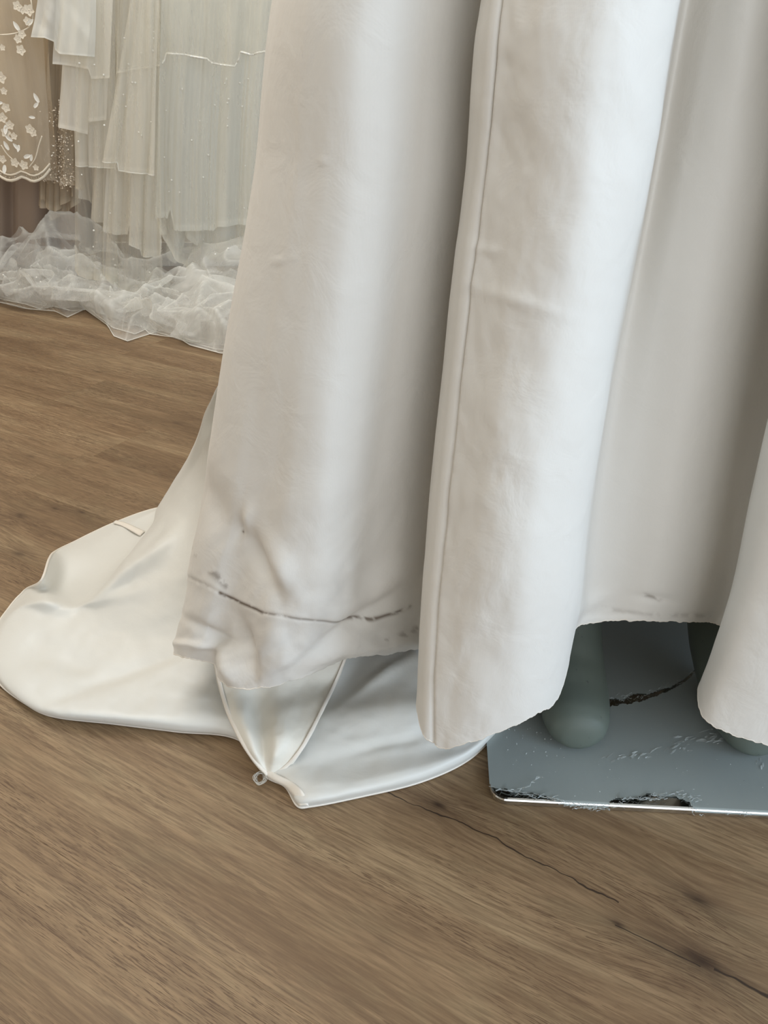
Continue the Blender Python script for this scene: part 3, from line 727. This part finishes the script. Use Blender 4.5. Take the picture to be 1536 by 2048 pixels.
# film: a fine grid over the plate, torn away along the front edge and in a crescent between the feet
def film():
    nx, ny = 330, 330
    a = np.linspace(-.0004, SZ + .0004, nx); b = np.linspace(-.0012, SZ, ny)
    Aa, Bb = np.meshgrid(a, b)
    X = c0[0] + ex[0]*Aa + ey[0]*Bb; Y = c0[1] + ex[1]*Aa + ey[1]*Bb
    Z = np.full(X.shape, PT + .0006)
    over = np.clip((.002 - Bb)/.002, 0, 1); Z -= .0035 * over**2
    Gf = np.stack([X, Y, Z], 2)
    uu, vv = project(Gf)
    n1 = vnoise(uu/7., vv/7., 81) * 3 + vnoise(uu/24., vv/24., 82) * 5
    tear = np.interp(uu, [960, 985, 1000, 1040, 1065, 1110, 1138, 1150, 1210, 1220, 1234, 1300, 1350, 1378, 1390, 1398], [1570, 1574, 1579, 1584, 1588, 1600, 1626, 1700, 1700, 1609, 1599, 1594, 1595, 1602, 1624, 1700])
    gone = (vv > tear + n1) & (uu < 1402)
    arc = np.interp(uu, [1195, 1210, 1260, 1300, 1340, 1370, 1392, 1410], [1420, 1408, 1401, 1392, 1377, 1360, 1340, 1320])
    wid = np.interp(uu, [1195, 1208, 1225, 1240, 1265, 1290, 1310, 1340, 1390, 1400], [15, 14, 11, 4, 8, 7, 3.5, 3, 1.5, 0])
    gone |= (np.abs(vv - arc - n1*.35) < wid * (.85 + .5*vnoise(uu/9., vv/30., 83))) & (uu > 1196) & (uu < 1400)
    # keep clear of the rounded corners
    for (ca, cb, sa, sb) in ((.017, .017, -1, -1), (SZ-.017, .017, 1, -1), (SZ-.017, SZ-.017, 1, 1), (.017, SZ-.017, -1, 1)):
        da, db = (Aa-ca)*sa, (Bb-cb)*sb
        gone |= (da > 0) & (db > 0) & (np.hypot(da, db) > .0165)
    lift = np.exp(-np.clip((tear + n1 - vv), 0, 99)/5.) * (uu < 1400)
    Gf[..., 2] += .0014 * lift * (.5 + .8*vnoise(uu/10., vv/10., 84))
    idx = -np.ones(X.shape, int); fs = []
    ok = ~gone
    cell = ok[:-1, :-1] & ok[1:, :-1] & ok[:-1, 1:] & ok[1:, 1:]
    used = np.zeros(X.shape, bool)
    ii, jj = np.nonzero(cell)
    for di in (0, 1):
        for dj in (0, 1): used[ii+di, jj+dj] = True
    idx[used] = np.arange(used.sum())
    fs = np.stack([idx[ii, jj], idx[ii, jj+1], idx[ii+1, jj+1], idx[ii+1, jj]], 1).tolist()
    o = mchild(raw_obj('protective_film', Gf[used], fs, FILM, None, True))
    o['label'] = 'grey protective film torn along the front edge'
film()
# crumpled shreds along the tears, and flakes scraped off the film
def shreds():
    rng = random.Random(9); bm = bmesh.new()
    def shred(u, v, L, ang, wd, z=PT + .001):
        pts = []; n = 7
        for i in range(n):
            s = i/(n-1); pts.append((u + L*s*math.cos(ang) + rng.uniform(-3, 3), v + L*s*math.sin(ang) + rng.uniform(-2.5, 2.5), z + rng.uniform(0, .0035)))
        p = np.array([Q(*q) for q in pts]); wv = wd * rng.uniform(.3, .75)
        prev = None
        for i, q in enumerate(p):
            a = bm.verts.new(q + np.array([rng.uniform(-.2, .2), rng.uniform(.3, 1), rng.uniform(.0, .8)]) * wv * .5)
            b = bm.verts.new(q - np.array([rng.uniform(-.2, .2), rng.uniform(.3, 1), rng.uniform(-.4, .2)]) * wv * .5)
            if prev: bm.faces.new((prev[0], a, b, prev[1]))
            prev = (a, b)
    for k in range(18):
        u = rng.uniform(990, 1135); v = np.interp(u, [990, 1040, 1065, 1110, 1135], [1578, 1586, 1590, 1602, 1612]); shred(u, v + rng.uniform(-3, 6), rng.uniform(14, 40), rng.uniform(-.1, .35), .0025)
    shred(1040, 1583, 45, -.65, .003, PT + .003); shred(1062, 1570, 24, -.9, .0022, PT + .006); shred(1078, 1556, 12, -.2, .002, PT + .008)
    shred(980, 1572, 14, .2, .002)
    for k in range(20):
        u = rng.uniform(1222, 1380); v = np.interp(u, [1222, 1240, 1300, 1350, 1380], [1606, 1597, 1592, 1590, 1598]); shred(u, v + rng.uniform(-4, 8), rng.uniform(12, 36), rng.uniform(-.25, .2), .0026)
    for k in range(6): shred(1383 + rng.uniform(-3, 3), 1588 + k*6, 12, 1.4, .002)
    for k in range(16): shred(rng.uniform(1138, 1195), rng.uniform(1610, 1620), rng.uniform(14, 30), rng.uniform(-.2, .2), .003, .006)
    for k in range(8): shred(rng.uniform(1392, 1500), 1628 + rng.uniform(-3, 3), rng.uniform(6, 16), rng.uniform(-.3, .3), .002, .007)
    for k in range(26):
        u = rng.uniform(1205, 1385); v = np.interp(u, [1205, 1260, 1300, 1340, 1385], [1398, 1394, 1386, 1370, 1346]); shred(u, v + rng.uniform(-4, 6), rng.uniform(8, 20), rng.uniform(-.6, .1), .0016)
    o = bm_obj('film_shred', bm, FILMSHRED, None, False); mchild(o); o['kind'] = 'stuff'
    bm = bmesh.new()
    def flake(u, v, L, wd, ang):
        q = [Q(u + dx*math.cos(ang)*L - dy*math.sin(ang)*wd, v + dx*math.sin(ang)*L + dy*math.cos(ang)*wd, PT + .0011 + rng.uniform(0, .0012)) for dx, dy in ((-.5, -.3), (0, -.5), (.5, 0), (.1, .5), (-.4, .4))]
        bm.faces.new([bm.verts.new(x) for x in q])
    for k in range(46):
        s = rng.random()**.6; u = 1175 + s*265; v = np.interp(u, [1175, 1230, 1330, 1440], [1506, 1516, 1500, 1470]) + rng.gauss(0, 3 + 6*s)
        flake(u, v, rng.uniform(5, 22), rng.uniform(2, 5), -.35 + rng.uniform(-.5, .4))
    for k in range(14): flake(rng.uniform(1400, 1455), rng.uniform(1460, 1490), rng.uniform(12, 26), rng.uniform(2, 4), -.2 + rng.uniform(-.4, .4))
    for k in range(40): flake(rng.uniform(1010, 1130), rng.uniform(1440, 1515), rng.uniform(2, 5), rng.uniform(1.5, 3), rng.uniform(0, 3))
    for k in range(40): flake(rng.uniform(1000, 1530), rng.uniform(1520, 1600), rng.uniform(1.5, 4), rng.uniform(1, 2.5), rng.uniform(0, 3))
    for k in range(4): flake(1520 + rng.uniform(-8, 8), 1520 + k*5, 10, 4, 1.5)
    o = bm_obj('film_flake', bm, FILMSHRED, None, False); mchild(o); o['kind'] = 'stuff'
shreds()

# ------------------------------------------------------------------ the gowns on the rail behind
RNG = np.random.default_rng(4)
RAILZ, RAILY = 1.62, 2.52
def layer(parent, name, mat, hem, top, y0, hemline=None, amp=.02, n=4, seed=0, K=170, R=60, fine=0.0, ydrop=0.0, zgather=1.50, vtop=0.0):
    """one hanging layer: its hem traced as (u, v) at depth y0, its width at the frame's top (left, right), gathered to the hanger above"""
    hem = np.array(hem, float); s = np.linspace(0, 1, K)
    f = (hem[:, 0]-hem[0, 0])/(hem[-1, 0]-hem[0, 0])
    hx = np.array([P(u, v, y0) for u, v in zip(hem[0, 0] + s*(hem[-1, 0]-hem[0, 0]), np.interp(s, f, hem[:, 1]))])
    tx = np.array([P(top[0] + (top[1]-top[0])*k, vtop, y0) for k in s])
    rg = np.random.default_rng(seed); ph = rg.uniform(0, 6.28, 6)
    zc = tx[0, 2]
    q = np.concatenate([np.linspace(0, 1, R), np.linspace(1, 2, 8)[1:]])[:, None]
    a = np.clip(q, 0, 1); b = np.clip(q - 1, 0, 1)
    X = hx[None, :, 0]*(1-a) + tx[None, :, 0]*a
    X = X*(1-b) + (parent.location[0] + (s[None]-.5)*.20)*b
    Z = hx[None, :, 2]*(1-a) + zc*a; Z = Z*(1-b) + zgather*b
    fall = (.45 + .55*(1-a)) * (1 - .7*b)
    sw = s[None] + .015*np.sin(a*4 + ph[0])
    pl = np.sin(2*math.pi*n*sw + ph[1] + 1.3*np.sin(2*math.pi*1.3*s[None] + ph[2]))
    pl = .6*pl + .4*np.sign(pl)*np.abs(pl)**.5
    Y = y0 + amp*fall*(pl + .25*np.sin(2*math.pi*n*2.3*sw + ph[3])) + ydrop*a + amp*.4*fbm(s[None]*4 + a, a*2 + s[None]*2, seed, 2)
    if fine: Y = Y + fine*fall*np.sin(2*math.pi*n*6.3*sw + ph[4] + 3*np.sin(2*math.pi*2.1*s[None] + ph[5]))
    X = X + amp*.45*fall*np.cos(2*math.pi*n*sw + ph[1] + 1.3*np.sin(2*math.pi*1.3*s[None] + ph[2]))
    Gd = np.stack([X, Y, Z + 0*X], 2)
    dens = np.exp(-(a*(hx[:, 2].mean()*0+1)*R/1.6)**2)*.5 + 0*X
    o = grid_obj(name, Gd, mat, None, False, {'fold': dens}); o.parent = parent; o.location = tuple(-c for c in parent.location)
    if hemline:
        t = tube(name + '_hem', Gd[0], hemline, THREAD, None, 5); t.parent = parent; t.location = tuple(-c for c in parent.location)
    return Gd
def under(o, parent):
    o.parent = parent; o.location = tuple(-c for c in parent.location); return o

# clothes rail with its uprights and the hangers' gowns
rail = thing('clothes_rail', 'chrome clothes rail carrying the tulle gowns at the back of the room', 'rail', (-.8, RAILY, 0))
under(tube('crossbar', [(-2.0, RAILY + .03, 1.66), (.2, RAILY + .03, 1.66)], .014, CHROME, None, 12), rail)
for x in (-2.0, .2):
    under(tube('upright', [(x, RAILY + .03, .012), (x, RAILY + .03, 1.674)], .014, CHROME, None, 12), rail)
    under(tube('foot', [(x, RAILY - .22, .014), (x, RAILY + .28, .014)], .014, CHROME, None, 12), rail)
def gown_root(name, label, x):
    g = thing(name, label, 'gown', (x, RAILY, 1.5), 'gowns on the back rail')
    hook = [(x, RAILY + .03, 1.50), (x, RAILY + .03, 1.60), (x - .018, RAILY + .03, 1.635), (x - .012, RAILY + .03, 1.672), (x + .004, RAILY + .03, 1.678), (x + .018, RAILY + .03, 1.66)]
    under(tube('hanger_hook', hook, .0022, CHROME, None, 6), g)
    return g
def pearls(parent, Gd, n, seed, r=.0028, name='pearl', mat=None, rows=(0.0, .75)):
    rg = np.random.default_rng(seed); bm = bmesh.new(); R, K = Gd.shape[:2]
    for k in range(n):
        i = int(rg.uniform(rows[0], rows[1])*(R-1)); j = int(rg.uniform(.02, .98)*(K-1))
        p = Gd[i, j] + np.array([0, -.003, 0])
        bmesh.ops.create_icosphere(bm, subdivisions=1, radius=r*rg.uniform(.8, 1.2), matrix=__import__('mathutils').Matrix.Translation(Vector(p)))
    o = bm_obj(name, bm, mat or PEARL, None, True); o['kind'] = 'stuff'; return under(o, parent)

# 1 mocha gown furthest left and back
g = gown_root('mocha_gown', 'mocha brown satin gown mostly hidden behind the beige lace gown', -1.26)
layer(g, 'skirt', MOCHA, [(-260, 520), (-60, 545), (120, 520), (200, 500)], (-240, 190), 2.74, amp=.03, n=5, seed=2, ydrop=-.06)
# 2 beige lace gown
g = gown_root('lace_gown', 'beige floral lace gown with scalloped beaded hem, leftmost on the rail', -1.10)
layer(g, 'lining', NUDE, [(-200, 330), (-60, 340), (60, 345), (120, 340)], (-190, 95), 2.50, amp=.02, n=4, seed=5)
hm = [(-200, 345)] + [(u, 345 + 12*abs(math.sin(u*math.pi/46.)) + 6*math.exp(-((u-52)/30.)**2)) for u in range(-180, 92, 8)] + [(96, 338)]
LGd = layer(g, 'lace_overskirt', TULLE_B, hm, (-200, 78), 2.42, amp=.016, n=3, seed=6, K=240)
hl = LGd[0] + np.array([0, -.004, 0]); hl2 = LGd[2] + np.array([0, -.004, 0])
under(tube('scalloped_trim', hl, .0042, LACE, None, 6), g); under(tube('scalloped_trim', hl2, .0028, LACE, None, 6), g)
pearls(g, LGd, 90, 8, .0022, 'bead', SEQ, (0.0, .04))
def petal_mesh(name, L, W, cup=.25):
    vs = []; fs = []; n = 7
    for i in range(n):
        s = i/(n-1); wd = W*math.sin(math.pi*min(1, .12 + s*.86))**.8
        for k in (-1, 0, 1): vs.append((k*wd*.5, s*L, cup*L*(s*s*.4 + .35*abs(k)*wd/W)))
    for i in range(n-1):
        for k in range(2): fs.append((i*3+k, i*3+k+1, (i+1)*3+k+1, (i+1)*3+k))
    me = bpy.data.meshes.new(name); me.from_pydata(vs, [], fs); me.update(); shade(me); return me
def flower_mesh(name, r, n=5):
    bm = bmesh.new(); m = petal_mesh('t', r, r*.85)
    import mathutils
    for k in range(n):
        bm2 = bmesh.new(); bm2.from_mesh(m); bmesh.ops.rotate(bm2, verts=bm2.verts[:], matrix=mathutils.Matrix.Rotation(2*math.pi*k/n, 3, 'Z'))
        t = bpy.data.meshes.new('t2'); bm2.to_mesh(t); bm2.free(); bm.from_mesh(t); bpy.data.meshes.remove(t)
    bpy.data.meshes.remove(m); bmesh.ops.create_icosphere(bm, subdivisions=1, radius=r*.16)
    me = bpy.data.meshes.new(name); bm.to_mesh(me); bm.free(); shade(me); me.materials.append(LACE); return me
FL = flower_mesh('lace_flower', .018); LF = petal_mesh('lace_leaf', .026, .012); LF.materials.append(PETAL)
rng = random.Random(3)
def on_px(parent, me, name, u, v, y, sc, rz, rx=math.pi/2):
    o = bpy.data.objects.new(name, me); C.objects.link(o); o.parent = parent
    p = P(u, v, y); o.location = tuple(p[i] - parent.location[i] for i in range(3)); o.rotation_euler = (rx, rz, 0); o.scale = (sc,)*3; return o
for (u, v) in ((45, 20), (55, 42), (35, 12), (5, 95), (8, 182), (2, 155), (5, 235), (12, 215), (20, 250), (5, 318), (30, 325), (48, 330), (28, 272), (12, 265), (60, 258), (42, 100), (36, 78), (44, 68), (58, 20), (72, 335), (-20, 300), (-30, 210), (66, 265)):
    on_px(g, FL, 'lace_flower', u, v, 2.375, rng.uniform(.45, .85), rng.uniform(0, 6))
for (u, v) in ((38, 290), (25, 282), (40, 300), (18, 300), (55, 50), (40, 62), (12, 250), (48, 315), (10, 330), (62, 322), (78, 205), (70, 235), (68, 215), (5, 205)):
    on_px(g, LF, 'lace_leaf', u, v, 2.375, rng.uniform(.6, 1.0), rng.uniform(0, 6))
for pts in ([(0, 70), (25, 68), (45, 62), (62, 50), (66, 30), (62, 0)], [(2, 290), (14, 308), (26, 320), (34, 330)], [(58, 335), (70, 318), (78, 290), (84, 272)]):
    under(tube('lace_stem', spline(np.array([P(u, v, 2.38) for u, v in pts]), np.linspace(0, len(pts)-1, 24)), .0018, LACE, None, 5), g)
# 3 sequinned gown
g = gown_root('sequin_gown', 'champagne gown with a sequinned skirt, between the lace gown and the tiered tulle', -.98)
layer(g, 'lining', NUDE, [(40, 352), (100, 362), (168, 360)], (40, 150), 2.60, amp=.02, n=3, seed=12)
SG = layer(g, 'sequin_skirt', TULLE_B, [(76, 345), (100, 360), (128, 366), (150, 372), (163, 380)], (84, 170), 2.46, amp=.014, n=3, seed=13)
layer(g, 'lace_frill', TULLE_B, [(74, 412), (92, 416), (104, 442), (120, 430), (135, 428), (160, 400)], (86, 160), 2.54, amp=.012, n=3, seed=14)
layer(g, 'lace_frill', TULLE_B, [(80, 398), (100, 418), (112, 424), (128, 408), (150, 392)], (90, 150), 2.52, amp=.012, n=4, seed=15)
rg = np.random.default_rng(6); bm = bmesh.new()
for k in range(900):
    i = int((rg.uniform(0, 1)**1.8)*.42*(SG.shape[0]-1)); j = int(rg.uniform(.02, .8)*(SG.shape[1]-1)); p = SG[i, j] + np.array([rg.normal(0, .002), -.004, rg.normal(0, .006)])
    a = rg.normal(0, .5, 3) + np.array([0, -1, 0]); a /= np.linalg.norm(a); b = np.cross(a, [0, 0, 1]); b /= np.linalg.norm(b); c = np.cross(a, b); r = .0019
    bm.faces.new([bm.verts.new(p + r*(math.cos(t)*b + math.sin(t)*c)) for t in (0, 1.05, 2.1, 3.14, 4.19, 5.24)])
o = bm_obj('sequin', bm, SEQ, None, False); o['kind'] = 'stuff'; under(o, g)
# 4 tiered ivory tulle
g = gown_root('tiered_tulle_gown', 'ivory tulle gown with stepped tiers ending in straight edges, right of the sequinned gown', -.90)
layer(g, 'underskirt', UNDER_I, [(158, 392), (190, 420), (270, 420)], (105, 250), 2.56, amp=.02, n=3, seed=20)
layer(g, 'tulle_tier', TULLE_I, [(150, 332), (196, 334), (236, 338)], (140, 240), 2.44, .0012, amp=.010, n=2, seed=21)
layer(g, 'tulle_tier', TULLE_I, [(116, 254), (150, 262), (172, 270), (176, 244), (212, 240)], (132, 222), 2.40, amp=.008, n=2, seed=22)
layer(g, 'tulle_tier', TULLE_I, [(107, 128), (125, 130), (178, 138), (182, 158), (222, 156)], (112, 226), 2.375, amp=.007, n=2, seed=23)
layer(g, 'tulle_tier', TULLE_W, [(62, 74), (92, 76), (104, 84), (106, 100), (124, 108), (188, 114)], (74, 192), 2.35, amp=.008, n=2, seed=24)
TG4 = layer(g, 'sheer_overlay', TULLE_S, [(146, 540), (180, 560), (230, 560)], (150, 228), 2.36, amp=.012, n=3, seed=25)
pearls(g, TG4, 9, 26)
# 5 ivory pearl tulle
g = gown_root('pearl_tulle_gown', 'ivory tulle gown strewn with pearls, directly left of the white pleated gown', -.76)
layer(g, 'underskirt', UNDER_I, [(190, 440), (250, 462), (330, 455)], (215, 330), 2.54, amp=.02, n=3, seed=30)
layer(g, 'tulle_layer', TULLE_I, [(205, 462), (215, 468), (258, 470), (262, 450), (300, 460), (330, 470)], (232, 322), 2.46, amp=.010, n=3, seed=31)
layer(g, 'tulle_layer', TULLE_I, [(258, 488), (278, 498), (281, 512), (322, 516), (324, 480)], (280, 322), 2.43, .001, amp=.008, n=2, seed=32)
layer(g, 'tulle_layer', TULLE_S, [(232, 148), (262, 140), (300, 136), (322, 132)], (228, 322), 2.36, amp=.008, n=2, seed=36)
PG = layer(g, 'pearl_overlay', TULLE_I, [(207, 324), (234, 326), (239, 342), (275, 346), (310, 350)], (262, 318), 2.39, .0018, amp=.010, n=2, seed=33)
pearls(g, PG, 14, 34)
layer(g, 'sheer_overlay', TULLE_S, [(210, 550), (240, 590), (290, 590), (330, 600)], (240, 320), 2.35, amp=.014, n=3, seed=35)
# 6 white pleated tulle
g = gown_root('pleated_tulle_gown', 'white pleated tulle gown with corded tier edge, rightmost on the rail', -.50)
layer(g, 'underskirt', UNDER_G, [(312, 430), (400, 450), (560, 440)], (330, 600), 2.55, amp=.018, n=5, seed=40)
WG = layer(g, 'tulle_tier', TULLE_W, [(309, 436), (336, 438), (344, 420), (352, 460), (430, 462), (440, 452), (490, 450), (570, 450)], (322, 600), 2.42, amp=.013, n=4, seed=41, K=320, fine=.0018)
layer(g, 'tulle_tier', TULLE_W, [(330, 512), (352, 526), (372, 470), (420, 520), (470, 520), (560, 520)], (332, 590), 2.47, amp=.012, n=5, seed=42)
WT = layer(g, 'corded_tier', TULLE_S, [(322, 128), (332, 107), (372, 110), (412, 118), (420, 126), (466, 133), (480, 118), (484, 104), (500, 110), (545, 100)], (322, 560), 2.37, .0026, amp=.007, n=5, seed=43, K=280, fine=.0015)
WO = layer(g, 'sheer_overlay', TULLE_S, [(312, 430), (350, 520), (420, 580), (500, 600), (590, 600)], (322, 620), 2.36, amp=.014, n=5, seed=44, fine=.0015)
pearls(g, WG, 26, 45)

# the tulle heap of the trains on the floor
hg = thing('tulle_train', 'crumpled sheer white tulle train heaped on the floor below the hanging gowns', 'train', (-.8, 2.3, 0))
def heap(front_uv, back_y, hgt, seed, name, crumple=1.0, nx=5.0, ny=2.6, K=220, R=90, hem_r=.0013, shape=.55):
    f_ = np.array(front_uv, float); s = np.linspace(0, 1, K)
    fu = np.interp(s, np.linspace(0, 1, len(f_)), f_[:, 0]); fv = np.interp(s, np.linspace(0, 1, len(f_)), f_[:, 1])
    fp = np.array([Q(u, v, .004) for u, v in zip(fu, fv)])
    q = np.linspace(0, 1, R)[:, None]
    X = fp[None, :, 0] + 0*q; Y = fp[None, :, 1]*(1-q) + back_y*q
    hh = np.interp(s, np.linspace(0, 1, len(hgt)), hgt)[None]
    wx = .35*vnoise(s[None]*3 + 0*q, q*2, seed+3); wy = .35*vnoise(s[None]*3 + 5 + 0*q, q*2 + 3, seed+4)
    n1 = vnoise(s[None]*nx + q*.8 + wx, q*ny + s[None]*1.2 + wy, seed); n2 = vnoise(s[None]*nx*1.9 - q*1.3 + wy, q*ny*1.7 + wx, seed+50)
    r1 = np.clip(1 - np.abs(n1)*2.2, 0, 1); r2 = np.clip(1 - np.abs(n2)*2.4, 0, 1)
    edge = np.clip(q/.07, 0, 1)**.7
    prof = q**shape
    Z = .004 + edge*(prof*hh*(.72 + .42*crumple*r1*.8 + .2*crumple*n2) + .022*crumple*r2 + .018*r1)
    X = X + edge*.06*crumple*n2; Y = Y + edge*.06*crumple*n1 - edge*(1-q)*.03*r1
    Z = np.maximum(Z, .004)
    fold = .36*r1**14 + .30*r2**14 + .25*np.exp(-(q/.015)**2)
    Gd = np.stack([X, Y, Z], 2)
    under(grid_obj(name, Gd, TULLE_H, None, False, {'fold': fold}), hg)
    under(tube(name + '_edge', Gd[0], hem_r, THREAD, None, 5), hg)
    return Gd
h1 = heap([(-80, 590), (20, 608), (60, 618), (110, 622), (135, 634), (170, 618), (215, 650), (228, 672), (255, 682), (330, 658), (380, 690), (440, 706), (540, 712)], 2.52, [.14, .24, .27, .26, .20, .13, .14, .16, .18, .18], 3, 'tulle_layer')
h2 = heap([(-60, 580), (10, 600), (50, 608), (80, 618), (110, 612), (145, 622), (180, 618), (225, 655), (270, 668), (300, 655), (350, 668), (380, 680), (470, 694)], 2.50, [.10, .18, .20, .18, .13, .10, .12, .15, .14], 23, 'tulle_layer', nx=7)
h3 = heap([(-90, 566), (30, 600), (75, 604), (120, 616), (180, 612), (215, 632), (240, 652), (300, 648), (350, 655), (380, 672), (450, 684), (560, 690)], 2.48, [.09, .13, .16, .14, .10, .08, .10, .11, .10], 57, 'tulle_layer', nx=8, ny=3.2)
h4 = heap([(40, 600), (90, 612), (150, 612), (220, 632), (300, 660), (360, 678), (430, 698), (520, 704)], 2.36, [.07, .10, .10, .08, .10, .11, .10], 91, 'tulle_layer', nx=7, shape=.35)
h5 = heap([(270, 640), (300, 668), (360, 676), (420, 690), (500, 690)], 2.22, [.03, .08, .10, .11, .08], 17, 'tulle_layer', nx=3, ny=1.6, shape=.3)
pearls(hg, h1, 26, 60, .0032, rows=(.1, .7))
rng = random.Random(8)
for (u, v, z, sc) in ((178, 525, .10, 1.9), (190, 515, .11, 1.6), (150, 535, .08, 1.5), (135, 532, .08, 1.3), (170, 552, .06, 1.5), (195, 558, .05, 1.4), (198, 566, .05, 1.2), (90, 580, .06, 1.4), (114, 585, .05, 1.2), (60, 560, .08, 1.5), (80, 582, .05, 1.1), (30, 535, .09, 1.4), (225, 572, .05, 1.0), (290, 606, .05, 1.0)):
    o = bpy.data.objects.new('fabric_petal', LF); C.objects.link(o); o.parent = hg
    p = Q(u, v, z); o.location = tuple(p[i] - hg.location[i] for i in range(3)); o.rotation_euler = (rng.uniform(.2, 1.2), rng.uniform(-.4, .4), rng.uniform(0, 6)); o.scale = (sc*1.5, sc, sc)
for pts in ([(118, 555, .07), (130, 540, .08), (138, 530, .09)], [(118, 553, .07), (150, 556, .07), (165, 556, .07)]):
    under(tube('petal_stem', [Q(*p) for p in pts], .0018, PETAL, None, 5), hg)
